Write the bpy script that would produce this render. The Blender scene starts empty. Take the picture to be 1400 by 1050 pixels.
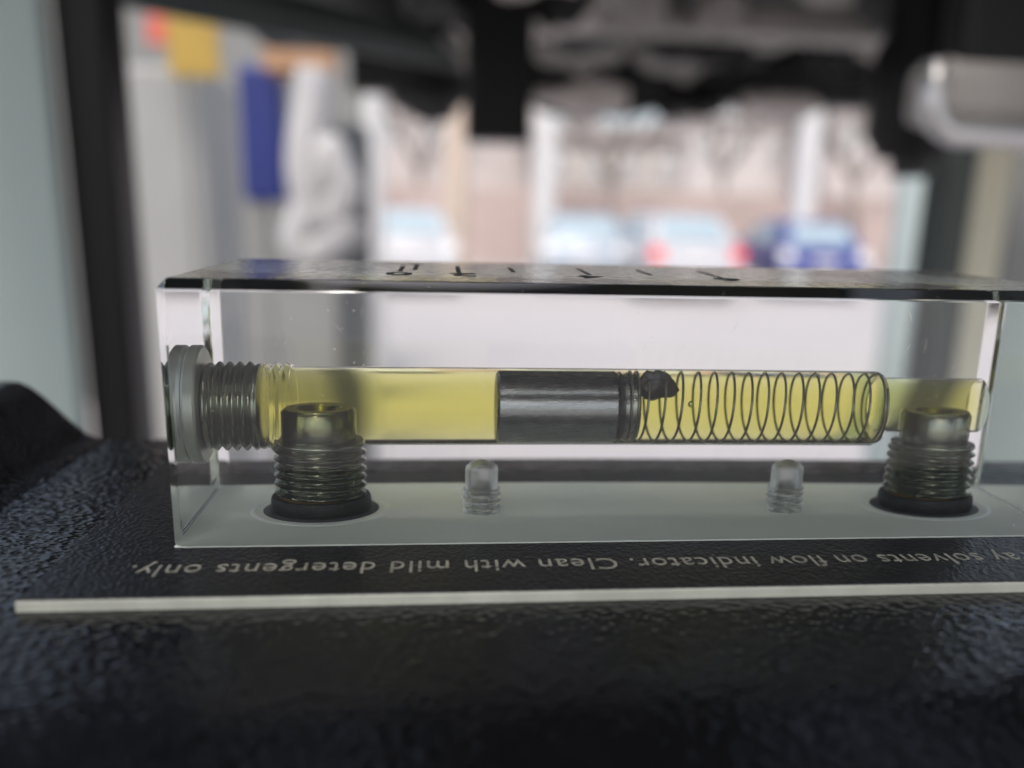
import bpy, bmesh, math, random
from mathutils import Vector, Matrix, noise
import numpy as np
random.seed(7)
S = 0.001                      # geometry of the close-up is written in millimetres
scene = bpy.context.scene
C = scene.collection

# ------------------------------------------------------------------ camera
F_PX = 1080.0
CAM = Vector((38.15929, -107.4166, 48.6276)) * S
PITCH, ROLL, YAW = 0.22346, -0.02398, -0.08996
def cam_axes():
    cx, sx = math.cos(PITCH), math.sin(PITCH); cy, sy = math.cos(ROLL), math.sin(ROLL); cz, sz = math.cos(YAW), math.sin(YAW)
    Rz = Matrix(((cz, -sz, 0), (sz, cz, 0), (0, 0, 1)))
    Rx = Matrix(((1, 0, 0), (0, cx, sx), (0, -sx, cx)))
    Ry = Matrix(((cy, 0, sy), (0, 1, 0), (-sy, 0, cy)))
    return Rz @ Rx @ Ry
AX = cam_axes()
right, fwd, up = AX.col[0], AX.col[1], AX.col[2]
cam_data = bpy.data.cameras.new('camera'); cam = bpy.data.objects.new('camera', cam_data); C.objects.link(cam)
m = Matrix((( right.x, up.x, -fwd.x, CAM.x), (right.y, up.y, -fwd.y, CAM.y), (right.z, up.z, -fwd.z, CAM.z), (0, 0, 0, 1)))
cam.matrix_world = m
cam_data.sensor_fit = 'HORIZONTAL'; cam_data.sensor_width = 36; cam_data.lens = F_PX / 1400 * 36
cam_data.clip_start = 0.005; cam_data.clip_end = 1000
cam_data.dof.use_dof = True; cam_data.dof.focus_distance = 0.118; cam_data.dof.aperture_fstop = 7.2
scene.camera = cam
def at(px, py, Y):
    """point at depth Y metres on the line of sight through a pixel of the photograph"""
    d = AX @ Vector(((px - 700) / F_PX, 1, -(py - 525) / F_PX))
    return CAM + d * ((Y - CAM.y) / d.y)

# ------------------------------------------------------------------ sky, sun, exposure
SUN_EL, SUN_AZ = math.radians(58), math.radians(192)
world = bpy.data.worlds.new('World'); scene.world = world; world.use_nodes = True
wn = world.node_tree.nodes; wl = world.node_tree.links
bg = wn['Background']
sky = wn.new('ShaderNodeTexSky'); sky.sky_type = 'NISHITA'; sky.sun_disc = False
sky.sun_elevation = SUN_EL; sky.sun_rotation = SUN_AZ
sky.air_density = 1.0; sky.dust_density = 4.0; sky.ozone_density = 1.0
hs = wn.new('ShaderNodeHueSaturation'); hs.inputs['Saturation'].default_value = 0.68
wl.new(sky.outputs[0], hs.inputs['Color']); wl.new(hs.outputs[0], bg.inputs['Color'])
bg.inputs['Strength'].default_value = 0.15
sun_d = bpy.data.lights.new('sun', 'SUN'); sun_d.energy = 0.9; sun_d.angle = math.radians(14); sun_d.color = (1.0, 0.95, 0.9)
sun = bpy.data.objects.new('sun', sun_d); C.objects.link(sun)
sdir = Vector((math.sin(SUN_AZ) * math.cos(SUN_EL), math.cos(SUN_AZ) * math.cos(SUN_EL), math.sin(SUN_EL)))
sun.rotation_euler = sdir.to_track_quat('Z', 'Y').to_euler()
vs = scene.view_settings
vs.view_transform = 'Standard'; vs.look = 'None'; vs.gamma = 1; vs.use_curve_mapping = False
vs.exposure = 0.8
cy = scene.cycles
cy.max_bounces = 28; cy.transmission_bounces = 28; cy.glossy_bounces = 12; cy.diffuse_bounces = 4; cy.transparent_max_bounces = 16
cy.caustics_reflective = True; cy.caustics_refractive = True; cy.blur_glossy = 0.2
cy.sample_clamp_indirect = 6.0
cy.use_denoising = True
try: cy.denoiser = 'OPENIMAGEDENOISE'
except Exception: pass

# ------------------------------------------------------------------ materials
def new_mat(name):
    mt = bpy.data.materials.new(name); mt.use_nodes = True
    nt = mt.node_tree
    return mt, nt.nodes, nt.links, nt.nodes['Principled BSDF'], nt.nodes['Material Output']
def pmat(name, col, rough=0.5, metal=0.0, var=0.0, vscale=20.0, bump=0.0, bscale=200.0, stretch=(1, 1, 1), spec=0.5, coat=0.0, rvar=0.0, btype='NOISE', bdist=0.001):
    mt, n, l, b, o = new_mat(name)
    b.inputs['Base Color'].default_value = (*col, 1); b.inputs['Roughness'].default_value = rough
    b.inputs['Metallic'].default_value = metal; b.inputs['Specular IOR Level'].default_value = spec
    b.inputs['Coat Weight'].default_value = coat
    tc = n.new('ShaderNodeTexCoord'); mp = n.new('ShaderNodeMapping'); mp.inputs['Scale'].default_value = stretch
    l.new(tc.outputs['Object'], mp.inputs['Vector'])
    if var > 0 or rvar > 0:
        nz = n.new('ShaderNodeTexNoise'); nz.inputs['Scale'].default_value = vscale; nz.inputs['Detail'].default_value = 6
        l.new(mp.outputs[0], nz.inputs['Vector'])
        if var > 0:
            mx = n.new('ShaderNodeMix'); mx.data_type = 'RGBA'
            mx.inputs[6].default_value = (*[c * (1 - var) for c in col], 1); mx.inputs[7].default_value = (*[min(1, c * (1 + var)) for c in col], 1)
            l.new(nz.outputs['Fac'], mx.inputs[0]); l.new(mx.outputs[2], b.inputs['Base Color'])
        if rvar > 0:
            mr = n.new('ShaderNodeMapRange'); mr.inputs[1].default_value = .3; mr.inputs[2].default_value = .7
            mr.inputs[3].default_value = max(0.02, rough - rvar); mr.inputs[4].default_value = min(1, rough + rvar)
            l.new(nz.outputs['Fac'], mr.inputs[0]); l.new(mr.outputs[0], b.inputs['Roughness'])
    if bump > 0:
        if btype == 'NOISE':
            bz = n.new('ShaderNodeTexNoise'); bz.inputs['Detail'].default_value = 4; bz.inputs['Scale'].default_value = bscale; out = bz.outputs['Fac']
        else:
            bz = n.new('ShaderNodeTexVoronoi'); bz.inputs['Scale'].default_value = bscale; bz.feature = 'SMOOTH_F1'; out = bz.outputs['Distance']
        l.new(mp.outputs[0], bz.inputs['Vector'])
        bp = n.new('ShaderNodeBump'); bp.inputs['Strength'].default_value = bump; bp.inputs['Distance'].default_value = bdist
        l.new(out, bp.inputs['Height']); l.new(bp.outputs[0], b.inputs['Normal'])
    return mt

def acrylic_mat(name, dusty=False):
    mt, n, l, b, o = new_mat(name)
    n.remove(b)
    g = n.new('ShaderNodeBsdfGlass'); g.inputs['IOR'].default_value = 1.49; g.inputs['Roughness'].default_value = 0.0
    g.inputs['Color'].default_value = (0.985, 0.99, 0.985, 1)
    if dusty:
        g.inputs['Roughness'].default_value = 0.06
        tc = n.new('ShaderNodeTexCoord'); nz = n.new('ShaderNodeTexNoise'); nz.inputs['Scale'].default_value = 1100; nz.inputs['Detail'].default_value = 3
        l.new(tc.outputs['Object'], nz.inputs['Vector'])
        bp = n.new('ShaderNodeBump'); bp.inputs['Strength'].default_value = 0.25; bp.inputs['Distance'].default_value = 0.0002
        l.new(nz.outputs['Fac'], bp.inputs['Height']); l.new(bp.outputs[0], g.inputs['Normal'])
        df = n.new('ShaderNodeBsdfDiffuse'); df.inputs['Color'].default_value = (0.36, 0.32, 0.30, 1)
        n2 = n.new('ShaderNodeTexNoise'); n2.inputs['Scale'].default_value = 700; n2.inputs['Detail'].default_value = 5
        l.new(tc.outputs['Object'], n2.inputs['Vector'])
        mr = n.new('ShaderNodeMapRange'); mr.inputs[1].default_value = .45; mr.inputs[2].default_value = .62; mr.inputs[3].default_value = 0.05; mr.inputs[4].default_value = 0.32
        l.new(n2.outputs['Fac'], mr.inputs[0])
        ms = n.new('ShaderNodeMixShader'); l.new(mr.outputs[0], ms.inputs[0]); l.new(g.outputs[0], ms.inputs[1]); l.new(df.outputs[0], ms.inputs[2])
        l.new(ms.outputs[0], o.inputs['Surface'])
    else:
        l.new(g.outputs[0], o.inputs['Surface'])
    return mt
def oil_mat():
    mt, n, l, b, o = new_mat('yellow_oil')
    n.remove(b)
    g = n.new('ShaderNodeBsdfGlass'); g.inputs['IOR'].default_value = 1.459 / 1.49; g.inputs['Roughness'].default_value = 0
    l.new(g.outputs[0], o.inputs['Surface'])
    v = n.new('ShaderNodeVolumeAbsorption'); v.inputs['Density'].default_value = 150
    v.inputs['Color'].default_value = (0.85, 0.815, 0.09, 1)
    l.new(v.outputs[0], o.inputs['Volume'])
    return mt

M = {}
M['acrylic'] = acrylic_mat('clear_acrylic'); M['frosted'] = acrylic_mat('machined_acrylic'); M['frosted'].node_tree.nodes['Glass BSDF'].inputs['Roughness'].default_value = 0.45; M['acrylic_top'] = acrylic_mat('dusty_acrylic_top', True)
def frost(mt):
    n, l = mt.node_tree.nodes, mt.node_tree.links; g = n['Glass BSDF']; o = n['Material Output']
    d = n.new('ShaderNodeBsdfDiffuse'); d.inputs['Color'].default_value = (0.34, 0.35, 0.33, 1)
    ms = n.new('ShaderNodeMixShader'); ms.inputs[0].default_value = .32
    l.new(g.outputs[0], ms.inputs[1]); l.new(d.outputs[0], ms.inputs[2]); l.new(ms.outputs[0], o.inputs['Surface'])
frost(M['frosted'])
M['oil'] = oil_mat()
M['steel'] = pmat('dark_polished_steel', (0.20, 0.21, 0.215), 0.24, 1.0, bump=0.12, bscale=260, stretch=(1, 14, 14), bdist=0.0001, rvar=.06, vscale=300)
M['steel_dark'] = pmat('blackened_steel', (0.05, 0.052, 0.055), 0.22, 1.0)
M['zinc'] = pmat('zinc_plated_steel', (0.18, 0.192, 0.148), 0.22, 1.0, var=.12, vscale=300, rvar=.04)
M['flange'] = pmat('dull_zinc', (0.46, 0.48, 0.42), 0.5, 1.0, var=.2, vscale=350, rvar=.1)
M['wire'] = pmat('spring_wire', (0.17, 0.18, 0.14), 0.28, 1.0)
M['rubber'] = pmat('black_rubber', (0.005, 0.005, 0.005), 0.5, spec=.25, bump=.3, bscale=900, bdist=.0002)
M['pad'] = pmat('grey_gasket', (0.78, 0.82, 0.74), 0.6, var=.10, vscale=60, stretch=(.3, 1, 1), bump=.1, bscale=900, bdist=.0001, spec=.35)
M['pad_caustic'] = pmat('painted_caustic_ring', (0.82, 0.86, 0.82), 0.45)  # paler gasket tone, caustic light painted in
M['amber'] = pmat('amber_sealant', (0.09, 0.05, 0.008), 0.25)
M['gunk'] = pmat('black_tar', (0.012, 0.013, 0.009), 0.16, var=.8, vscale=500, bump=.8, bscale=900, bdist=.0004)
M['paint'] = pmat('black_wrinkle_paint', (0.006, 0.006, 0.007), 0.17, bump=.62, bscale=1250, stretch=(.7, 1, 1), bdist=0.0003, rvar=.08, vscale=140, spec=.5, btype='VORONOI')
M['label'] = pmat('black_label_plastic', (0.006, 0.006, 0.007), 0.30, bump=.6, bscale=1700, bdist=0.0002, btype='VORONOI')
M['core'] = pmat('cream_label_core', (0.46, 0.46, 0.38), 0.6, var=.35, vscale=130, bump=.3, bscale=600, bdist=.0002)
M['letters'] = pmat('engraved_letter_cream', (0.34, 0.325, 0.26), 0.6, var=.85, vscale=500)
M['mark'] = pmat('dark_scale_ink', (0.03, 0.028, 0.026), 0.5)
M['dust'] = pmat('pale_dust', (0.7, 0.68, 0.62), 0.8)
M['frame_black'] = pmat('black_painted_steel', (0.005, 0.005, 0.005), 0.4, spec=.2, bump=.2, bscale=80)
M['frame_dark'] = pmat('dark_grey_steel', (0.028, 0.029, 0.029), 0.45, spec=.25, var=.3, vscale=12)
M['frame_mid'] = pmat('dusty_grey_steel', (0.24, 0.225, 0.21), 0.5, var=.35, vscale=9)
M['casting_grey'] = pmat('grey_cast_metal', (0.48, 0.44, 0.42), 0.5, var=.35, vscale=14)
M['frame_green'] = pmat('dark_green_steel', (0.05, 0.06, 0.057), 0.45, spec=.2)
M['panel'] = pmat('grey_green_panel', (0.25, 0.30, 0.285), 0.55, var=.06, vscale=6)
M['alu'] = pmat('brushed_aluminium', (0.55, 0.54, 0.54), 0.35, 0.8, var=.1, vscale=15)
M['white'] = pmat('white_paint', (0.72, 0.71, 0.71), 0.45, var=.06, vscale=4)
M['grey'] = pmat('mid_grey_paint', (0.185, 0.185, 0.175), 0.5, var=.12, vscale=3)
M['lightgrey'] = pmat('light_grey_paint', (0.27, 0.27, 0.26), 0.5, var=.1, vscale=3)
M['darkgrey'] = pmat('slate_grey_paint', (0.055, 0.062, 0.066), 0.5, var=.2, vscale=5)
M['hose_grey'] = pmat('grimy_white_plastic', (0.44, 0.43, 0.43), 0.5, var=.35, vscale=5)
M['blue'] = pmat('deep_blue_paint', (0.004, 0.014, 0.13), 0.45, var=.15, vscale=6)
M['yellow'] = pmat('yellow_paint', (0.34, 0.22, 0.035), 0.5, var=.15, vscale=9)
M['red'] = pmat('red_paint', (0.5, 0.10, 0.07), 0.5)
M['orange'] = pmat('orange_wood', (0.34, 0.19, 0.10), 0.6, var=.2, vscale=9)
M['concrete'] = pmat('pale_concrete', (0.41, 0.385, 0.38), 0.8, var=.10, vscale=.6)
M['stucco1'] = pmat('pink_stucco', (0.47, 0.42, 0.40), 0.8, var=.38, vscale=.45)
M['stucco2'] = pmat('pale_stucco', (0.54, 0.50, 0.485), 0.8, var=.35, vscale=.5)
M['stucco3'] = pmat('tan_stucco', (0.43, 0.385, 0.355), 0.8, var=.38, vscale=.5)
M['brick'] = pmat('red_brown_brick', (0.42, 0.33, 0.30), 0.8, var=.5, vscale=.5)
M['winglass'] = pmat('window_glass', (0.42, 0.41, 0.40), 0.08, spec=.8)
M['carglass'] = pmat('sky_sheen_car_glass', (0.30, 0.38, 0.42), 0.06, spec=.8)  # sky reflected in the car windows is put into this pale base colour
M['lamp'] = pmat('clear_lamp', (0.7, 0.7, 0.7), 0.1)
M['carwhite'] = pmat('white_car_paint', (0.46, 0.46, 0.48), 0.25, coat=.6)
M['carsilver'] = pmat('silver_blue_car_paint', (0.33, 0.37, 0.42), 0.28, .4, coat=.6)
M['carblue'] = pmat('blue_car_paint', (0.02, 0.035, 0.20), 0.25, coat=.6)
M['tyre'] = pmat('tyre_rubber', (0.015, 0.015, 0.015), 0.8)
M['tail'] = pmat('tail_lamp_red', (0.75, 0.06, 0.07), 0.25)
M['beige'] = pmat('beige_paint', (0.62, 0.60, 0.46), 0.5, var=.08, vscale=5)
M['post'] = pmat('pale_post', (0.60, 0.59, 0.58), 0.5, var=.06, vscale=3)
M['sand_post'] = pmat('sand_post', (0.52, 0.42, 0.34), 0.6, var=.1, vscale=3)
M['cyan'] = pmat('pale_cyan_paint', (0.46, 0.53, 0.52), 0.4)

# ------------------------------------------------------------------ mesh helpers
def mesh_obj(name, verts, faces, mat, parent=None, smooth=False, mats=None, fmat=None):
    me = bpy.data.meshes.new(name); me.from_pydata([tuple(v) for v in verts], [], faces)
    bm = bmesh.new(); bm.from_mesh(me); bmesh.ops.recalc_face_normals(bm, faces=bm.faces); bm.to_mesh(me); bm.free()
    for x in (mats or [mat]): me.materials.append(M[x])
    if fmat:
        for p, i in zip(me.polygons, fmat): p.material_index = i
    if smooth:
        for p in me.polygons: p.use_smooth = True
    o = bpy.data.objects.new(name, me); C.objects.link(o)
    if parent: o.parent = parent
    return o
def empty(name, loc=(0, 0, 0)):
    o = bpy.data.objects.new(name, None); C.objects.link(o); o.location = loc; o.empty_display_size = .01
    return o
def tag(o, label, cat, group=None):
    o['label'] = label; o['category'] = cat
    if group: o['group'] = group
    return o
def struct(o): o['kind'] = 'structure'; return o
def axis_frame(axis):
    return {'x': (Vector((1, 0, 0)), Vector((0, 1, 0)), Vector((0, 0, 1))), 'z': (Vector((0, 0, 1)), Vector((1, 0, 0)), Vector((0, 1, 0)))}[axis]
def lathe(name, prof, origin, mat, axis='z', seg=64, parent=None, smooth=True, thread=None, closed=False, flip=False, scale=S):
    """prof: list of (t along axis, radius).  thread=(t0,t1,pitch,amp) adds a helical ripple.  closed: profile is a ring (tube)."""
    a, e1, e2 = axis_frame(axis); o0 = Vector(origin)
    pts = list(prof)
    if thread:
        t0, t1, pitch, amp, r0 = thread
        n = max(4, int((t1 - t0) / pitch * 10)); mid = [(t0 + (t1 - t0) * i / n, r0) for i in range(n + 1)]
        pts = [p for p in pts if p[0] < t0 - 1e-6] + mid + [p for p in pts if p[0] > t1 + 1e-6]
    verts = []; rings = []
    for (t, r) in pts:
        if r < 1e-6 and not closed:
            rings.append([len(verts)]); verts.append((o0 + a * t) * scale); continue
        ring = []
        for k in range(seg):
            th = 2 * math.pi * k / seg; rr = r
            if thread and t0 - 1e-6 <= t <= t1 + 1e-6:
                ph = ((t - t0) / pitch + k / seg) % 1.0
                w = 1 - abs(2 * ph - 1)
                fade = min(1, (t - t0) / pitch * 1.5, (t1 - t) / pitch * 1.5)
                rr = r + amp * max(0, fade) * (min(1, max(0, (w - .12) / .76)) - .5) * 2
            ring.append(len(verts)); verts.append((o0 + a * t + e1 * (rr * math.cos(th)) + e2 * (rr * math.sin(th))) * scale)
        rings.append(ring)
    faces = []
    pairs = list(zip(rings, rings[1:])) + ([(rings[-1], rings[0])] if closed else [])
    for A, B in pairs:
        if len(A) == 1 and len(B) == 1: continue
        for k in range(seg):
            k2 = (k + 1) % seg
            if len(A) == 1: faces.append((A[0], B[k2], B[k]))
            elif len(B) == 1: faces.append((A[k], A[k2], B[0]))
            else: faces.append((A[k], A[k2], B[k2], B[k]))
    if not closed:
        if len(rings[0]) > 1: faces.append(tuple(rings[0]))
        if len(rings[-1]) > 1: faces.append(tuple(rings[-1]))
    ob = mesh_obj(name, verts, faces, mat, parent, False)
    me = ob.data
    if flip: me.flip_normals()
    if smooth:
        bm = bmesh.new(); bm.from_mesh(me)
        for f in bm.faces: f.smooth = True
        for e in bm.edges:
            if len(e.link_faces) == 2 and e.calc_face_angle(0) > math.radians(38): e.smooth = False
        bm.to_mesh(me); bm.free()
    return ob
def box(name, lo, hi, mat, parent=None, bevel=0.0, seg=2, rotz=0, origin=None):
    bm = bmesh.new(); bmesh.ops.create_cube(bm, size=1)
    lo, hi = Vector(lo), Vector(hi); c = (lo + hi) / 2; d = hi - lo
    for v in bm.verts: v.co = Vector((v.co.x * d.x, v.co.y * d.y, v.co.z * d.z)) + c
    if bevel > 0: bmesh.ops.bevel(bm, geom=bm.edges[:] , offset=min(bevel, min(d) * .45), segments=seg, affect='EDGES', profile=.5)
    if rotz: bmesh.ops.rotate(bm, cent=origin or c, matrix=Matrix.Rotation(rotz, 3, 'Z'), verts=bm.verts)
    me = bpy.data.meshes.new(name); bm.to_mesh(me); bm.free(); me.materials.append(M[mat])
    o = bpy.data.objects.new(name, me); C.objects.link(o)
    if parent: o.parent = parent
    return o
def tube(name, pts, r, mat, parent=None, seg=12, closed=False):
    pts = [Vector(p) for p in pts]; verts = []; faces = []; n = len(pts); prev = None
    for i, p in enumerate(pts):
        t = (pts[min(i + 1, n - 1)] - pts[max(i - 1, 0)]).normalized()
        if prev is None:
            u = t.orthogonal().normalized()
        else:
            u = (prev - t * prev.dot(t)).normalized()
        prev = u; w = t.cross(u); rr = r[i] if isinstance(r, (list, tuple)) else r
        for k in range(seg):
            a = 2 * math.pi * k / seg; verts.append(p + u * (rr * math.cos(a)) + w * (rr * math.sin(a)))
    for i in range(n - 1):
        for k in range(seg):
            k2 = (k + 1) % seg
            faces.append((i * seg + k, i * seg + k2, (i + 1) * seg + k2, (i + 1) * seg + k))
    faces.append(tuple(range(seg))); faces.append(tuple((n - 1) * seg + k for k in range(seg)))
    o = mesh_obj(name, verts, faces, mat, parent, True)
    return o
def text_mesh(name, body, mat, parent, width=None, height=None, extrude=0.00003, spacing=1.0, offset=0.0):
    cu = bpy.data.curves.new(name, 'FONT'); cu.body = body; cu.size = 1; cu.space_character = spacing; cu.resolution_u = 3; cu.offset = offset
    to = bpy.data.objects.new(name + '_tmp', cu); C.objects.link(to)
    dg = bpy.context.evaluated_depsgraph_get(); me = bpy.data.meshes.new_from_object(to.evaluated_get(dg))
    bpy.data.objects.remove(to)
    co = np.array([v.co[:] for v in me.vertices]); lo, hi = co.min(0), co.max(0)
    sx = width / (hi[0] - lo[0]); sy = height if height else sx
    for v in me.vertices: v.co = ((v.co.x - lo[0]) * sx, v.co.y * sy, 0)
    bm = bmesh.new(); bm.from_mesh(me)
    ex = bmesh.ops.extrude_face_region(bm, geom=bm.faces[:])
    for v in [g for g in ex['geom'] if isinstance(g, bmesh.types.BMVert)]: v.co.z += extrude
    bmesh.ops.recalc_face_normals(bm, faces=bm.faces); bm.to_mesh(me); bm.free()
    me.name = name; me.materials.clear(); me.materials.append(M[mat])
    o = bpy.data.objects.new(name, me); C.objects.link(o)
    if parent: o.parent = parent
    return o

# ------------------------------------------------------------------ ground, far setting
ZG = -1.5
gv = []; gf = []
R_ = [0, 2, 5, 10, 20, 40, 80, 160, 320]
gs = 48; gv.append((0, 0, ZG))
for r in R_[1:]:
    for k in range(gs): gv.append((r * math.cos(2 * math.pi * k / gs), r * math.sin(2 * math.pi * k / gs), ZG))
for k in range(gs): gf.append((0, 1 + k, 1 + (k + 1) % gs))
for j in range(len(R_) - 2):
    for k in range(gs):
        a = 1 + j * gs + k; b = 1 + j * gs + (k + 1) % gs; gf.append((a, b, b + gs, a + gs))
struct(mesh_obj('pavement', gv, gf, 'concrete'))

# ------------------------------------------------------------------ machine housing (rests everything)
def smooth(a, b, x):
    t = min(1, max(0, (x - a) / (b - a))); return t * t * (3 - 2 * t)
def hz(x, y):
    z = -1.6
    z += 12.5 * smooth(-33, -50, x) * (1 - .35 * smooth(-60, -95, x))
    if y > 58.5: z -= 60 * (1 - math.sqrt(max(0, 1 - min(1, (y - 58.5) / 4.0) ** 2))) * .12 + max(0, y - 62.2) * 8
    if y < -32: d = min(1, (-32 - y) / 40.0); z -= 40 * (1 - math.sqrt(max(0, 1 - d * d)))
    return max(z, -60)
xs = list(np.arange(-120, 221, 1.7)); ys = list(np.concatenate([np.arange(-72, 50, 1.7), np.arange(50, 69, .5)]))
hv = [(x * S, y * S, hz(x, y) * S) for y in ys for x in xs]; nx, ny = len(xs), len(ys)
hf = [(j * nx + i, j * nx + i + 1, (j + 1) * nx + i + 1, (j + 1) * nx + i) for j in range(ny - 1) for i in range(nx - 1)]
b0 = len(hv)
rim = [i for i in range(nx)] + [j * nx + nx - 1 for j in range(1, ny)] + [(ny - 1) * nx + i for i in range(nx - 2, -1, -1)] + [j * nx for j in range(ny - 2, 0, -1)]
for r in rim: hv.append((hv[r][0], hv[r][1], -0.075))
for k in range(len(rim)):
    k2 = (k + 1) % len(rim); hf.append((rim[k], rim[k2], b0 + k2, b0 + k))
hf.append(tuple(b0 + k for k in range(len(rim))))
housing = empty('machine_housing', (0.05, 0, ZG)); tag(housing, 'black wrinkle painted machine housing that carries the clear block', 'housing')
def under(o, p):
    o.parent = p; o.location = o.location - p.location; return o
under(mesh_obj('cover', hv, hf, 'paint', None, True), housing)
under(box('pedestal', (-.11, -.06, ZG), (.21, .05, -.07), 'frame_black', None, .01), housing)
under(box('lower_deck', (-.20, .045, -.24), (.36, .33, -.14), 'frame_black', None, .012), housing)

# ------------------------------------------------------------------ label plate with engraved warning
LX0, LX1, LY0, LY1 = -13.85, 165.0, -14.4, 47.0
lab = empty('warning_label', (0.07, 0.015, -0.0019)); tag(lab, 'black engraved warning plate with cream edge lying under the clear block', 'label')
bm = bmesh.new()
cxs = np.linspace(LX0, LX1, 360); cv = []; cf = []
for i, x in enumerate(cxs):
    a = .05 * noise.noise(Vector((x * .9, 0, 0))) + .05 * noise.noise(Vector((x * 3.1, 5, 0))); b = .05 * noise.noise(Vector((x * 1.3, 0, 9))) + .04 * noise.noise(Vector((x * 4.0, 2, 9)))
    a2 = .12 * max(0, noise.noise(Vector((x * .6, 3, 3))) - .35)
    for (y, z) in ((LY0 + .12 + a2, -1.75), (LY0 + a, -1.6), (LY0 + a, -.42 + b), (LY0 + .16 + a2, -.16 + b), (LY1, -.16), (LY1, -1.75)): cv.append((x * S, y * S, z * S))
for i in range(359):
    for k in range(6): cf.append((i * 6 + k, i * 6 + (k + 1) % 6, i * 6 + 6 + (k + 1) % 6, i * 6 + 6 + k))
cf.append(tuple(range(6))); cf.append(tuple(359 * 6 + k for k in range(6)))
under(mesh_obj('core', cv, cf, 'core'), lab)
under(box('face', ((LX0 + .15) * S, (LY0 + .18) * S, -0.3 * S), ((LX1 - .15) * S, (LY1 - .18) * S, 0.05 * S), 'label', None, 0.0001), lab)
def engraved(body, x_from, x_to, ybase, hgt):
    o = text_mesh('lettering', body, 'letters', None, (x_from - x_to) * S, hgt * S, 0.00004, 1.08)
    o.rotation_euler = (0, 0, math.pi); o.location = (x_from * S, ybase * S, 0.035 * S)
    under(o, lab)
engraved('Clean with mild detergents only.', 62.6, -3.2, -5.3, 4.9)
engraved('spray solvents on flow indicator.', 128.5, 64.6, -5.5, 4.9)

# ------------------------------------------------------------------ clear block
L, D, H = 135.4, 40.15, 38.1
YA, ZA, RB = 20.6, 17.4, 6.2         # bore axis and radius
blk = empty('flow_indicator', (L / 2 * S, D / 2 * S, 0)); tag(blk, 'clear acrylic flow indicator block with chamfered edges standing on the label', 'flow indicator')
bm = bmesh.new(); bmesh.ops.create_cube(bm, size=1)
for v in bm.verts: v.co = Vector(((v.co.x + .5) * L, (v.co.y + .5) * D, (v.co.z + .5) * H))
ed = [e for e in bm.edges if not (abs(e.verts[0].co.z) < .01 and abs(e.verts[1].co.z) < .01)]
bmesh.ops.bevel(bm, geom=ed, offset=1.5, segments=1, affect='EDGES')
bmesh.ops.bevel(bm, geom=[e for e in bm.edges if e.calc_face_angle(0) > .3], offset=.22, segments=2, affect='EDGES', profile=.5)
for v in bm.verts: v.co *= S
bmesh.ops.recalc_face_normals(bm, faces=bm.faces)
me = bpy.data.meshes.new('block'); bm.normal_update()
for f in bm.faces:
    if f.normal.z > .99 and f.calc_area() > 1e-4: f.material_index = 1
bm.to_mesh(me); bm.free(); me.materials.append(M['acrylic']); me.materials.append(M['acrylic_top'])
bo = bpy.data.objects.new('block', me); C.objects.link(bo); under(bo, blk)
under(box('gasket', (.35 * S, .35 * S, -0.15 * S), ((L - .35) * S, (D - .35) * S, .22 * S), 'pad'), blk)

# scale marks printed on the top of the block
def mark_box(x, y0, y1, w=.75, sl=0.0):
    o = mesh_obj('scale_mark', [((x + a) * S, b * S, c * S) for c in (H - .02, H + .03) for a, b in ((-w / 2, y0), (w / 2, y0), (w / 2 + sl, y1), (-w / 2 + sl, y1))],
        [(0, 1, 2, 3), (4, 5, 6, 7), (0, 1, 5, 4), (1, 2, 6, 5), (2, 3, 7, 6), (3, 0, 4, 7)], 'mark')
    under(o, blk)
for x, y0, y1 in ((31.5, 17, 27.5), (33.7, 20, 31), (40.6, 16, 29), (49.4, 19, 28), (61.2, 16, 28.6), (71.4, 17.8, 27.6), (82.0, 14.6, 26.8)): mark_box(x, y0, y1)
o = box('scale_mark', (26.4 * S, 32.2 * S, (H - .02) * S), (35 * S, 33.2 * S, (H + .03) * S), 'mark'); under(o, blk)
for ch, xc, yb in (('0', 31.6, 15.2), ('2', 41.2, 15.2), ('4', 60.8, 15.0), ('6', 82.0, 14.0)):
    o = text_mesh('scale_numeral', ch, 'mark', None, 4.0 * S, 6.6 * S, 0.00003, offset=.02)
    o.rotation_euler = (0, 0, math.pi); o.location = ((xc + 2.0) * S, yb * S, (H + .01) * S); under(o, blk)

# tapped mounting holes: air pockets in the acrylic, threads below, drill point above
for hx, hy in ((44.45, 19.2), (94.75, 19.2)):
    hole = lathe('tapped_hole', [(.25, 2.9), (.5, 2.9), (4.25, 2.72), (4.4, 2.62), (7.3, 2.62), (7.8, 2.5), (8.5, 1.7), (8.85, .8), (8.95, 0.0)], (hx, hy, 0), 'frosted', 'z', 48, None, True, (.45, 4.2, 1.12, .27, 2.92), flip=True)
    under(hole, blk)
    sc = lathe('mounting_screw', [(.24, 2.35), (4.6, 2.35), (5.0, 1.9), (5.0, 0)], (hx, hy, 0), 'zinc', 'z', 32, None, True, (.4, 4.4, 1.12, .18, 2.3))
    under(sc, blk)

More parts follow.
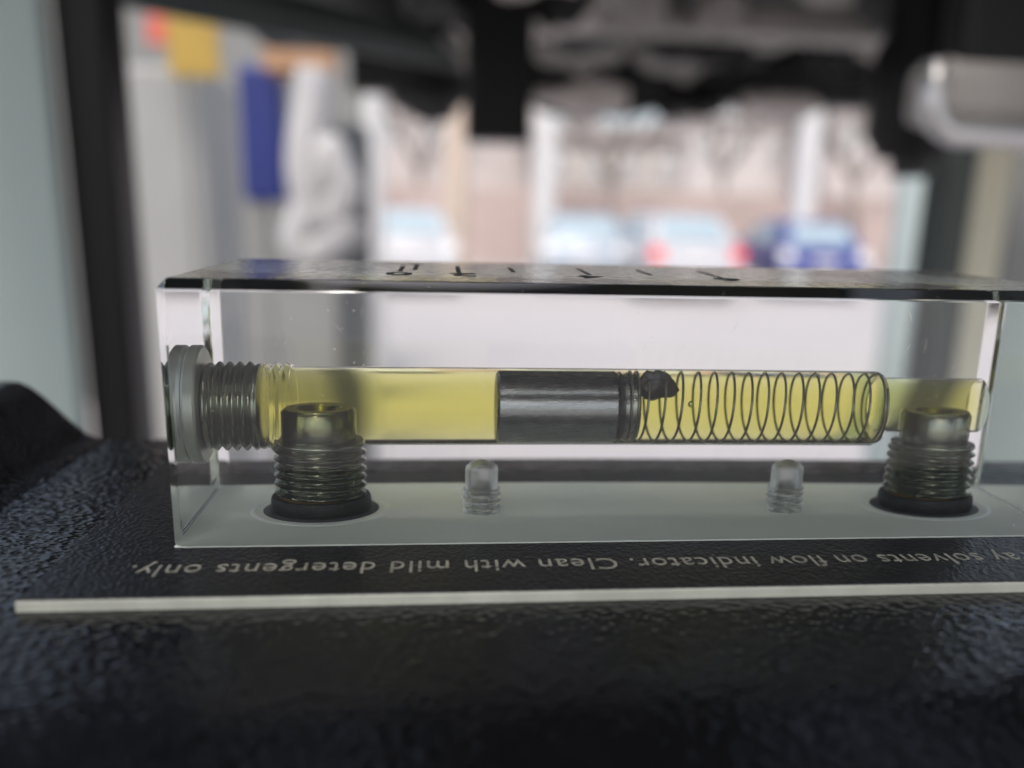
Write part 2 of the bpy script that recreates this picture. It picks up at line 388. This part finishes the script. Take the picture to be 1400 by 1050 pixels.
# dust and scratches on the block faces
dv = []; df = []
def fleck(p, u, v, a, b):
    i = len(dv); n = u.cross(v).normalized() * .02
    for q in (p - u * a, p + v * b, p + u * a, p - v * b): dv.append((q - n) * S)
    for q in (p - u * a, p + v * b, p + u * a, p - v * b): dv.append((q + n) * S)
    df.extend([(i, i + 1, i + 2, i + 3), (i + 4, i + 5, i + 6, i + 7), (i, i + 1, i + 5, i + 4), (i + 1, i + 2, i + 6, i + 5), (i + 2, i + 3, i + 7, i + 6), (i + 3, i, i + 4, i + 7)])
for k in range(90):
    x = random.choice((random.uniform(2, L - 3), random.gauss(122, 5), random.gauss(24, 6))); z = random.uniform(2, H - 3)
    if not 2 < x < L - 2: continue
    a = random.uniform(0, math.pi); u = Vector((math.cos(a), 0, math.sin(a))); v = Vector((-math.sin(a), 0, math.cos(a)))
    y = random.choice((D + .03, D + .03, -.03)); fleck(Vector((x, y, z)), u, v, random.uniform(.05, .16), random.uniform(.04, .09))
for k in range(26):
    x = random.uniform(4, L - 6); z = random.uniform(20, H - 3); a = random.gauss(1.1, .5); u = Vector((math.cos(a), 0, math.sin(a))); v = Vector((-math.sin(a), 0, math.cos(a)))
    fleck(Vector((x, random.choice((-.025, D + .025)), z)), u, v, random.uniform(.3, 1.3), random.uniform(.008, .016))
o = mesh_obj('dust', dv, df, 'dust'); o['kind'] = 'stuff'; under(o, blk)

# ------------------------------------------------------------------ oil in the bore
oil = empty('oil', (60 * S, YA * S, (ZA - RB) * S)); tag(oil, 'clear yellow oil filling the horizontal bore of the block', 'oil')
prof = [(10.55, 6.7), (10.8, 6.72), (15.2, 6.3), (15.6, RB), (108.2, RB), (109.3, RB - .5), (109.5, RB - 1.2)]
under(lathe('main_bore', prof, (0, YA, ZA), 'oil', 'x', 96, None, True, (10.9, 15.1, 1.5, .32, 6.62)), oil)
under(lathe('outlet_bore', [(109.1, 4.5), (126.2, 4.5)], (0, YA, ZA + .65), 'oil', 'x', 96), oil)

# ------------------------------------------------------------------ end plug
plug = empty('end_plug', (0, YA * S, (ZA - 9) * S)); tag(plug, 'threaded zinc plated plug with round flange screwed into block end beside yellow oil', 'plug')
under(lathe('flange', [(.06, 0), (.06, 2.5), (.06, 8.6), (.5, 9.15), (1.8, 9.15), (2.1, 8.8), (2.1, 6.0), (2.1, 0)], (0, YA, ZA + .3), 'flange', 'x', 96), plug)
under(lathe('thread', [(2.2, 6.1), (10.6, 6.0), (10.72, 5.6), (10.72, 0)], (0, YA, ZA), 'zinc', 'x', 96, None, True, (2.5, 10.45, 1.5, .34, 6.62)), plug)

# ------------------------------------------------------------------ hollow fittings in the block base
FITS = []
def fitting(fx, fy, label):
    e = empty('hollow_fitting', (fx * S, fy * S, .2 * S)); tag(e, label, 'fitting', 'hollow fittings screwed into the block base')
    # tip with bored opening
    under(lathe('tip', [(11.0, 5.5), (12.0, 5.75), (16.3, 5.75), (16.9, 5.3), (16.9, 3.5), (16.4, 3.1), (11.2, 3.0), (11.0, 4.0)], (fx, fy, 0), 'zinc', 'z', 72, None, True, closed=True), e)
    under(lathe('socket', [(11.3, 0), (11.3, 3.05), (12.6, 3.05), (12.6, 0)], (fx, fy, 0), 'steel_dark', 'z', 24), e)
    under(lathe('thread', [(1.4, 6.2), (11.4, 6.2), (11.6, 5.6)], (fx, fy, 0), 'zinc', 'z', 96, None, True, (2.2, 11.5, 1.36, .36, 6.85)), e)
    pr = [(3.0 + .40 * math.sin(a), 6.62 + .32 * math.cos(a)) for a in [2 * math.pi * k / 10 for k in range(10)]]
    under(lathe('sealant', pr, (fx, fy, 0), 'amber', 'z', 72, None, True, closed=True), e)
    pr = [(1.45 + 1.45 * max(-.85, min(.85, 1.3 * math.sin(a))), 7.05 + .85 * math.cos(a)) for a in [2 * math.pi * k / 16 for k in range(16)]]
    under(lathe('o_ring', pr, (fx, fy, 0), 'rubber', 'z', 72, None, True, closed=True), e)
    pr = [(.15, 7.4), (.34, 7.6), (.36, 8.7), (.28, 9.1), (.15, 9.1)]
    under(lathe('seat_ring', pr, (fx, fy, 0), 'darkgrey', 'z', 72, None, True, closed=True), e)
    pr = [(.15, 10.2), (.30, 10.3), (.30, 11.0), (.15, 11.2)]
    under(lathe('counterbore_caustic_ring', pr, (fx, fy, 0), 'pad_caustic', 'z', 96, None, True, closed=True), e)  # pale ring at the counterbore, bright caustic arc put into its colour
    return e
fitting(18.9, 22.0, 'hollow threaded fitting with black seal standing next to the end plug')
fitting(119.9, 22.0, 'hollow threaded fitting with black seal under the narrow outlet bore')

# ------------------------------------------------------------------ piston
pis = empty('piston', (56 * S, YA * S, (ZA - 6) * S)); tag(pis, 'dark polished steel piston sitting in the yellow oil', 'piston')
under(lathe('body', [(46.6, 0), (46.6, 5.5), (47.0, 5.98), (65.4, 5.98), (65.8, 5.6), (65.8, 0)], (0, YA, ZA - .12), 'steel', 'x', 96), pis)
under(lathe('groove', [(65.7, 0), (65.7, 5.3), (66.7, 5.3), (66.7, 0)], (0, YA, ZA - .12), 'steel_dark', 'x', 96), pis)
under(lathe('collar', [(66.6, 0), (66.6, 5.35), (66.8, 5.5), (68.9, 5.5), (69.2, 5.1), (69.2, 0)], (0, YA, ZA - .12), 'steel', 'x', 96), pis)
for xr, rr in ((66.15, 5.75), (67.5, 5.62)):
    pr = [(xr + .22 * math.sin(a), rr + .22 * math.cos(a)) for a in [2 * math.pi * k / 8 for k in range(8)]]
    under(lathe('ring', pr, (0, YA, ZA - .12), 'steel_dark', 'x', 72, None, True, closed=True), pis)

# ------------------------------------------------------------------ spring
pts = []; xe = 109.0; tot = 0.0; th = math.radians(40); x = xe
while x > 66.9:
    turns = tot / (2 * math.pi)
    pitch = .5 if turns < 1.2 else (2.76 * (1 + .05 * math.sin(turns * 2.1)) if x > 69.6 else 1.1)
    st = 2 * math.pi / 40; tot += st; x -= pitch * st / (2 * math.pi); a = th + tot
    rr = 5.72 + (.1 if turns < 1.2 else 0)
    pts.append(Vector((x, YA - rr * math.sin(a), ZA + .1 + rr * math.cos(a))) * S)
spr = tube('coil_spring', pts, 0.21 * S, 'wire', None, 8)
for v in spr.data.vertices: v.co -= Vector((88, YA, ZA - 6)) * S
spr.location = Vector((88, YA, ZA - 6)) * S
tag(spr, 'thin wire coil spring stretched along the oil between piston and outlet bore', 'spring')

# ------------------------------------------------------------------ debris and bubbles
bm = bmesh.new(); bmesh.ops.create_icosphere(bm, subdivisions=5, radius=1)
for v in bm.verts:
    n = v.co.normalized(); d = 1 + .22 * noise.noise(n * 1.6 + Vector((3, 1, 7))) + .16 * noise.noise(n * 3.4) + .07 * noise.noise(n * 8)
    x, y, z = n.x * 2.9 * d, n.y * 2.2 * d, n.z * 2.5 * d
    if z < -1.3: z = -1.3 + (z + 1.3) * .6
    x += .9 * max(0, n.x) ** 4; z -= .5 * max(0, n.x) ** 3
    v.co = Vector((x, y, z)) * S
for f in bm.faces: f.smooth = True
me = bpy.data.meshes.new('debris_clump'); bm.to_mesh(me); bm.free(); me.materials.append(M['gunk'])
o = bpy.data.objects.new('debris_clump', me); C.objects.link(o); o.location = Vector((71.6, YA - 2.0, ZA + 3.7)) * S
tag(o, 'black tarry clump of debris stuck on the spring next to the piston', 'debris')
def bubble(x, y, z, r, label):
    bm = bmesh.new(); bmesh.ops.create_icosphere(bm, subdivisions=3, radius=r * S)
    for v in bm.verts: v.co.z *= 1.06
    for f in bm.faces: f.smooth = True
    bmesh.ops.reverse_faces(bm, faces=bm.faces)
    me = bpy.data.meshes.new('air_bubble'); bm.to_mesh(me); bm.free(); me.materials.append(M['acrylic'])
    o = bpy.data.objects.new('air_bubble', me); C.objects.link(o); o.location = Vector((x, y, z)) * S
    tag(o, label, 'bubble')
bubble(77.2, YA - 4.4, ZA + 1.2, .5, 'tiny air bubble clinging mid height to a spring coil near the debris')
bubble(98.2, YA - 1.5, ZA + 5.55, .36, 'tiny air bubble under the bore roof between the last spring coils')

# ------------------------------------------------------------------ overhead frame with its posts
fr = empty('overhead_frame', (0.3, 0.5, ZG)); tag(fr, 'dark steel overhead machine frame with beams and black posts', 'frame')
def fbox(name, lo, hi, mat, bev=.004, rz=0): return under(box(name, lo, hi, mat, None, bev, 2, rz), fr)
fbox('roof_panel', (-.42, 1.2, .43), (2.2, 2.15, .47), 'frame_dark')
for xa, xb in ((-.42, -.22), (-.19, -.05), (-.022, .31), (.375, .67), (.72, 2.2)): fbox('roof_panel', (xa, -.46, .432), (xb, 1.195, .468), 'frame_dark')  # unseen near roof, extended over the camera for shade, slotted for sky glints
def fpx(name, x0, x1, y0, y1, Y, dep, mat, bev=.004, top=None, bot=None):
    ym = min(260, (y0 + y1) / 2); a = at(x0, ym, Y); b = at(x1, ym, Y); a.z = at((x0 + x1) / 2, y0, Y).z; b.z = at((x0 + x1) / 2, y1, Y).z
    z1 = top if top is not None else a.z; z0 = bot if bot is not None else b.z
    return box(name, (a.x, Y, z0), (b.x, Y + dep, z1), mat, None, bev)
under(fpx('post', 92, 160, 0, 500, .62, .05, 'frame_black', .004, .45, ZG), fr)
under(fpx('post', 1296, 1336, 0, 500, .95, .06, 'frame_green', .006, .45, ZG), fr)
fbox('post', (2.0, .6, ZG), (2.06, .66, .44), 'frame_black')
fbox('beam', (-.40, .90, .395), (2.1, .96, .435), 'frame_mid'); fbox('beam', (.1, 1.0, .36), (2.1, 1.07, .435), 'frame_dark')
fbox('beam', (.15, 1.5, .385), (2.1, 1.6, .435), 'frame_mid'); fbox('beam', (-.2, 2.04, .325), (2.15, 2.14, .435), 'frame_dark')
fbox('beam', (.46, .3, .42), (.51, 2.1, .434), 'frame_black'); fbox('beam', (.86, .3, .42), (.92, 2.1, .434), 'frame_black')
def lump(c, rx, ry, rz, mat, seed):
    bm = bmesh.new(); bmesh.ops.create_icosphere(bm, subdivisions=3, radius=1)
    for v in bm.verts:
        n = v.co.normalized(); d = 1 + .35 * noise.noise(n * 1.7 + Vector((seed, 0, 0))) + .15 * noise.noise(n * 4 + Vector((0, seed, 0)))
        v.co = Vector((c[0] + n.x * rx * d, c[1] + n.y * ry * d, c[2] + n.z * rz * d))
    for f in bm.faces: f.smooth = True
    me = bpy.data.meshes.new('casting'); bm.to_mesh(me); bm.free(); me.materials.append(M[mat])
    o = bpy.data.objects.new('casting', me); C.objects.link(o); under(o, fr)
for k in range(15):
    x = random.uniform(-.1, 1.1); lump((x, random.uniform(1.95, 2.12), .315), random.uniform(.04, .11), .06, random.uniform(.02, .06), random.choice(('frame_mid', 'frame_dark', 'frame_black', 'casting_grey')), 50 + k * 1.3)
for k in range(44):
    x = random.uniform(0.0, 1.25); y = random.uniform(1.0, 2.05)
    lump((x, y, .435), random.uniform(.04, .14), random.uniform(.03, .09), random.uniform(.03, .10), random.choice(('frame_mid', 'frame_mid', 'frame_dark', 'frame_black', 'casting_grey')), k * 1.7)
o = fpx('pale_panel', 470, 600, -40, 48, 2.02, .02, 'white', .004); under(o, fr)
# slanting dark green beam on the left
a = at(120, -38, 1.15); b = at(650, 78, 1.9)
under(tube('beam', [a, b], .05, 'frame_green', None, 4), fr)

hb = fpx('hanging_box', 637, 728, 96, 193, 1.25, .09, 'frame_black', .01, .436); 
def rebase(o):
    me = o.data; co = [v.co.copy() for v in me.vertices]; c = Vector((sum(v.x for v in co) / len(co), sum(v.y for v in co) / len(co), min(v.z for v in co)))
    for v in me.vertices: v.co -= c
    o.location = o.location + c; return o
tag(rebase(hb), 'black box hanging from the dark overhead frame above the pale post', 'box')
# dark motor and pale rimmed tray at the right
mo = empty('hanging_motor', at(1255, 205, .8)); tag(mo, 'round black motor hanging beside the pale rimmed tray', 'motor')
c = at(1255, 150, .8); r = (at(1318, 150, .8).x - at(1195, 150, .8).x) / 2
under(lathe('body', [(-.055, 0), (-.055, r * .7), (-.03, r), (.06, r), (.08, r * .8), (.31, r * .8), (.31, 0)], (c.x, c.y, c.z), 'frame_black', 'z', 48, scale=1), mo)
under(lathe('cap', [(-.075, 0), (-.075, r * .4), (-.05, r * .42), (-.05, 0)], (c.x, c.y, c.z), 'frame_dark', 'z', 32, scale=1), mo)
tr = empty('tray', at(1340, 200, .42)); tag(tr, 'dark tray with rounded pale metal rim fixed under the overhead frame', 'tray')
p0 = at(1268, 84, .42); p1 = at(1268, 195, .42)
x0, z0, z1 = p0.x, p1.z, p0.z; x1 = x0 + .2
pth = [Vector((x0 + .006, .42, z1)), Vector((x0 + .006, .42, z0 + .03))] + [Vector((x0 + .03 - .024 * math.cos(t), .42, z0 + .03 - .024 * math.sin(t))) for t in [math.pi / 16 * k for k in range(1, 9)]] + [Vector((x1, .42, z0 + .006))]
under(tube('rim', pth, .0085, 'alu', None, 12), tr)
under(box('panel', (x0 + .012, .425, z0 + .012), (x1, .47, z1 + .006), 'frame_mid', None, .012), tr)
under(box('hanger', (x0 + .03, .43, z1 - .01), (x1, .46, .433), 'frame_black', None, .006), tr)

# ------------------------------------------------------------------ left panel and things beyond it
o = fpx('side_panel', -560, 78, 0, 500, .60, .02, 'panel', .004, at(0, -60, .6).z, ZG)
tag(rebase(o), 'pale grey green side panel next to the black post', 'panel')
o = fpx('shop_wall', -300, 500, -60, 500, 6.0, .25, 'grey', .01, None, ZG); tag(rebase(o), 'plain grey wall behind the blue panel', 'wall')
o = fpx('cabinet', 150, 285, 88, 500, 3.6, .6, 'lightgrey', .03, None, ZG); tag(rebase(o), 'low whitish cabinet in front of the grey wall', 'cabinet')
sg = empty('sign_board', at(255, 110, 3.4)); tag(sg, 'yellow and red sign board above the whitish cabinet', 'sign')
under(fpx('yellow_panel', 228, 298, 18, 104, 3.4, .03, 'yellow', .004), sg); under(fpx('red_panel', 200, 227, 20, 60, 3.4, .03, 'red', .004), sg)
under(fpx('post', 258, 264, 80, 500, 3.44, .03, 'grey', .004, None, ZG), sg)
o = fpx('blue_panel', 327, 388, 86, 276, 3.0, .12, 'blue', .02); 
bs = empty('blue_box', at(357, 276, 3.0)); tag(bs, 'deep blue box on a grey stand beside the pale hose loop', 'box')
under(o, bs); o.name = 'box'; under(fpx('stand', 350, 366, 270, 500, 3.03, .06, 'grey', .01, None, ZG), bs)
o = fpx('cabinet', 455, 498, 165, 500, 2.8, .3, 'darkgrey', .02, None, ZG); tag(rebase(o), 'slim dark slate cabinet right behind the pale hose loop', 'cabinet')
o = fpx('shelf', 358, 455, 58, 98, 2.8, .2, 'orange', .01); tag(rebase(o), 'orange wooden shelf board above the blue box', 'shelf')
pth = [at(x, y, 2.55) for x, y in ((432, 95), (426, 140), (418, 190), (416, 235), (424, 275), (440, 300), (455, 290), (470, 262), (458, 230), (446, 205), (436, 240), (420, 290), (406, 330), (430, 345), (470, 320), (478, 300))]
def spline(P, n=8):
    out = []
    for i in range(len(P) - 1):
        p0, p1, p2, p3 = P[max(i - 1, 0)], P[i], P[i + 1], P[min(i + 2, len(P) - 1)]
        for k in range(n):
            t = k / n; out.append(.5 * ((2 * p1) + (p2 - p0) * t + (2 * p0 - 5 * p1 + 4 * p2 - p3) * t * t + (3 * p1 - p0 - 3 * p2 + p3) * t ** 3))
    return out + [P[-1]]
ho = tube('hose_loop', spline(pth), .058, 'hose_grey', None, 14); tag(rebase(ho), 'thick whitish hose hanging in a loop in front of the blue box', 'hose')

# ------------------------------------------------------------------ posts in the middle distance
def post(px0, px1, Y, mat, label, top=1.6, rnd=True):
    a = at(px0, 300, Y); b = at(px1, 300, Y); r = (b.x - a.x) / 2
    e = empty('post', ((a.x + b.x) / 2, Y, ZG)); tag(e, label, 'post')
    o = lathe('shaft', [(0, r), (top - ZG, r)], ((a.x + b.x) / 2, Y, ZG), mat, 'z', 24, scale=1); under(o, e)
    o = lathe('foot', [(0.001, r * 1.8), (.05, r * 1.8), (.06, r)], ((a.x + b.x) / 2, Y, ZG), mat, 'z', 24, scale=1); under(o, e)
post(498, 526, 3.6, 'post', 'pale grey post next to the slate cabinet')
post(608, 640, 15.5, 'sand_post', 'sand coloured post between white car and hanging box', 4.5)
post(727, 757, 15.8, 'post', 'pale slender post right of the hanging black box', 4.5)
post(1080, 1110, 17.5, 'post', 'pale slender post rising behind the blue car', 4.5)
post(1222, 1260, 3.2, 'cyan', 'pale cyan post beside the dark green frame post', 1.2)
o = fpx('column', 1338, 1385, 100, 500, 1.6, .12, 'beige', .01, 1.0, ZG); tag(rebase(o), 'square beige column behind the pale rimmed tray', 'column')
o = fpx('door_leaf', 1388, 1520, 100, 500, 2.4, .06, 'grey', .01, .9, ZG); tag(rebase(o), 'grey door leaf beyond the beige column', 'door')

# ------------------------------------------------------------------ buildings
def building(px0, px1, pytop, Y, mat, label, floors, cols, roofmat, dep=8):
    a = at(px0, 280, Y); b = at(px1, 280, Y); zt = at((px0 + px1) / 2, pytop, Y).z
    e = empty('building', ((a.x + b.x) / 2, Y, ZG)); tag(e, label, 'building')
    under(box('wall', (a.x, Y, ZG), (b.x, Y + dep, zt), mat, None, .05), e)
    rf = under(box('roof', (a.x - .25, Y - .25, zt), (b.x + .25, Y + dep + .25, zt + .35), roofmat, None, .04), e)
    w = (b.x - a.x) / cols; fh = (zt - ZG) / floors
    for j in range(floors):
        for i in range(cols):
            cx = a.x + w * (i + .5); z0 = ZG + fh * j + fh * .32; z1 = z0 + fh * .42
            wf = under(box('window', (cx - w * .28, Y - .06, z0), (cx + w * .28, Y + .02, z1), 'white', None, .02), e)
            g = box('pane', (cx - w * .24, Y - .075, z0 + .08), (cx + w * .24, Y - .055, z1 - .08), 'winglass', None, 0); g.parent = wf; g.location = -e.location
            g.location = Vector((0, 0, 0))
            bpy.context.view_layer.update(); g.matrix_world = Matrix.Identity(4)
building(500, 735, 128, 30, 'stucco1', 'pink stucco building behind the sand coloured post', 2, 4, 'brick')
building(738, 930, 190, 26, 'stucco3', 'low tan building between the two pale posts', 2, 4, 'stucco1')
building(935, 1120, 165, 34, 'stucco2', 'pale stucco building behind the white car with red lamp', 2, 4, 'white')
building(1125, 1420, 140, 30, 'stucco1', 'long pink building behind the blue car', 2, 5, 'stucco2')
o = fpx('garden_wall', 520, 1240, 262, 330, 21, .3, 'brick', .03, None, ZG); tag(rebase(o), 'low red brown brick wall behind the parked cars', 'wall')

# ------------------------------------------------------------------ parked cars, rear ends towards the block
def car(px, Y, mat, label, sc=1.0, rz=0.0, lamp='lamp'):
    c = at(px, 340, Y); e = empty('parked_car', (c.x, Y, ZG)); tag(e, label, 'car', 'cars parked behind the block')
    prof = [(0, .35), (-.02, .62), (.05, .92), (.30, .98), (3.1, .95), (3.95, .82), (4.2, .62), (4.22, .35)]
    cab = [(.12, .95), (.55, 1.40), (1.0, 1.46), (2.0, 1.44), (2.95, .97)]
    def ext(name, pr, hw, mt, inset=0.0, tp=0.0, par=e):
        zmax = max(p[1] for p in pr); zmin = min(p[1] for p in pr); vv = []; n = len(pr)
        for s in (-1, 1):
            for (y, z) in pr: vv.append((s * (hw - tp * (z - zmin) / (zmax - zmin)) * sc, y * sc, z * sc))
        ff = [tuple(range(n)), tuple(n + i for i in range(n))] + [(i, (i + 1) % n, n + (i + 1) % n, n + i) for i in range(n)]
        ob = mesh_obj(name, vv, ff, mt, par, False)
        bm = bmesh.new(); bm.from_mesh(ob.data); bmesh.ops.bevel(bm, geom=bm.edges[:], offset=.05 * sc, segments=2, affect='EDGES', profile=.6); bm.to_mesh(ob.data); bm.free()
        for p in ob.data.polygons: p.use_smooth = True
        return ob
    ext('body', prof, .88, mat, tp=.06); ext('cabin', cab, .78, mat, tp=.2)
    def quad(name, P, mt):
        P = [Vector(p) * sc for p in P]; n = (P[1] - P[0]).cross(P[2] - P[0]).normalized() * .012
        mesh_obj(name, [p - n for p in P] + [p + n for p in P], [(0, 1, 2, 3), (4, 5, 6, 7), (0, 1, 5, 4), (1, 2, 6, 5), (2, 3, 7, 6), (3, 0, 4, 7)], mt, e)
    quad('rear_window' if lamp == 'tail' else 'windscreen', [(-.60, .19, 1.03), (.60, .19, 1.03), (.52, .49, 1.36), (-.52, .49, 1.36)], 'carglass')
    for s in (-1, 1):
        quad('side_window', [(s * .77, .65, 1.02), (s * .77, 2.6, 1.02), (s * .655, 1.9, 1.34), (s * .655, .9, 1.34)], 'carglass')
        mesh_obj('tail_lamp' if lamp == 'tail' else 'headlamp', [Vector(v) * sc for v in [(s * .60, -.045, .70), (s * .84, -.03, .70), (s * .84, .02, .92), (s * .62, .02, .92), (s * .60, .06, .70), (s * .84, .08, .70), (s * .84, .12, .92), (s * .62, .12, .92)]],
                 [(0, 1, 2, 3), (4, 5, 6, 7), (0, 1, 5, 4), (1, 2, 6, 5), (2, 3, 7, 6), (3, 0, 4, 7)], lamp, e)
        for y in (.75, 3.4):
            w = lathe('wheel', [(-.1, 0), (-.1, .2), (-.1, .30), (-.06, .325), (.06, .325), (.1, .30), (.1, .2), (.1, 0)], (s * .80, y, .325), 'tyre', 'x', 28, None, scale=sc); w.parent = e
            rr = lathe('rim', [(-.012, 0), (-.012, .19), (.012, .19), (.012, 0)], (s * .80 + s * .1, y, .325), 'alu', 'x', 20, None, scale=sc); rr.parent = w
    box('bumper', Vector((-.86, -.07, .36)) * sc, Vector((.86, .05, .56)) * sc, mat, e, .04)
    box('number_plate', Vector((-.24, -.055, .66)) * sc, Vector((.24, -.03, .77)) * sc, 'white', e, .005)
    e.rotation_euler = (0, 0, rz)
car(556, 13.4, 'carwhite', 'white car parked beside the sand coloured post', 1, .05)
car(800, 14.5, 'carsilver', 'silver blue car parked just right of the hanging box post', .97, -.1)
car(955, 13.0, 'carwhite', 'white car parked between the silver car and the blue car', 1, .08, 'tail')
car(1130, 13.6, 'carblue', 'blue car parked in front of a pale post', .95, -.06)

# ------------------------------------------------------------------ bare street trees in front of the buildings
M['bark'] = pmat('grey_bark', (0.20, 0.17, 0.15), 0.9, var=.3, vscale=6)
def bare_tree(px, Y, h, seed, label):
    rnd = random.Random(seed); c = at(px, 300, Y); e = empty('bare_tree', (c.x, Y, ZG)); tag(e, label, 'tree', 'bare trees along the wall')
    t = tube('trunk', [(0, 0, -.05), (.05, 0, h * .2), (-.03, .04, h * .42)], [.13, .11, .08], 'bark', e, 8)
    V = []; Fc = []
    def limb(p, d, ln, r, lv):
        q = p + d * ln; n = 5; i = len(V); u = d.orthogonal().normalized(); w = d.cross(u)
        for pp, rr in ((p, r), (q, r * .55)):
            for k in range(n): V.append(pp + u * rr * math.cos(6.283 * k / n) + w * rr * math.sin(6.283 * k / n))
        for k in range(n): Fc.append((i + k, i + (k + 1) % n, i + n + (k + 1) % n, i + n + k))
        Fc.append(tuple(i + n + k for k in range(n))); Fc.append(tuple(i + k for k in range(n)))
        if lv:
            for m_ in range(rnd.choice((3, 4))):
                nd = (d + Vector((rnd.gauss(0, .55), rnd.gauss(0, .55), rnd.gauss(.12, .35)))).normalized()
                limb(p + d * ln * rnd.uniform(.55, 1), nd, ln * rnd.uniform(.55, .8), r * .55, lv - 1)
    for k in range(5):
        a = 6.283 * k / 5 + rnd.uniform(-.4, .4); limb(Vector((-.03, .04, h * .40)), Vector((math.cos(a) * .6, math.sin(a) * .6, .8)).normalized(), h * .24, .06, 4)
    mesh_obj('branches', V, Fc, 'bark', e)
bare_tree(575, 22, 6.0, 1, 'bare tree rising behind the white car next to sand coloured post')
bare_tree(835, 19.5, 5.2, 2, 'bare tree rising behind the silver blue car')
bare_tree(985, 22, 6.2, 3, 'bare tree rising behind the white car with red lamps')
bare_tree(1165, 20, 5.6, 4, 'bare tree rising behind the blue car')
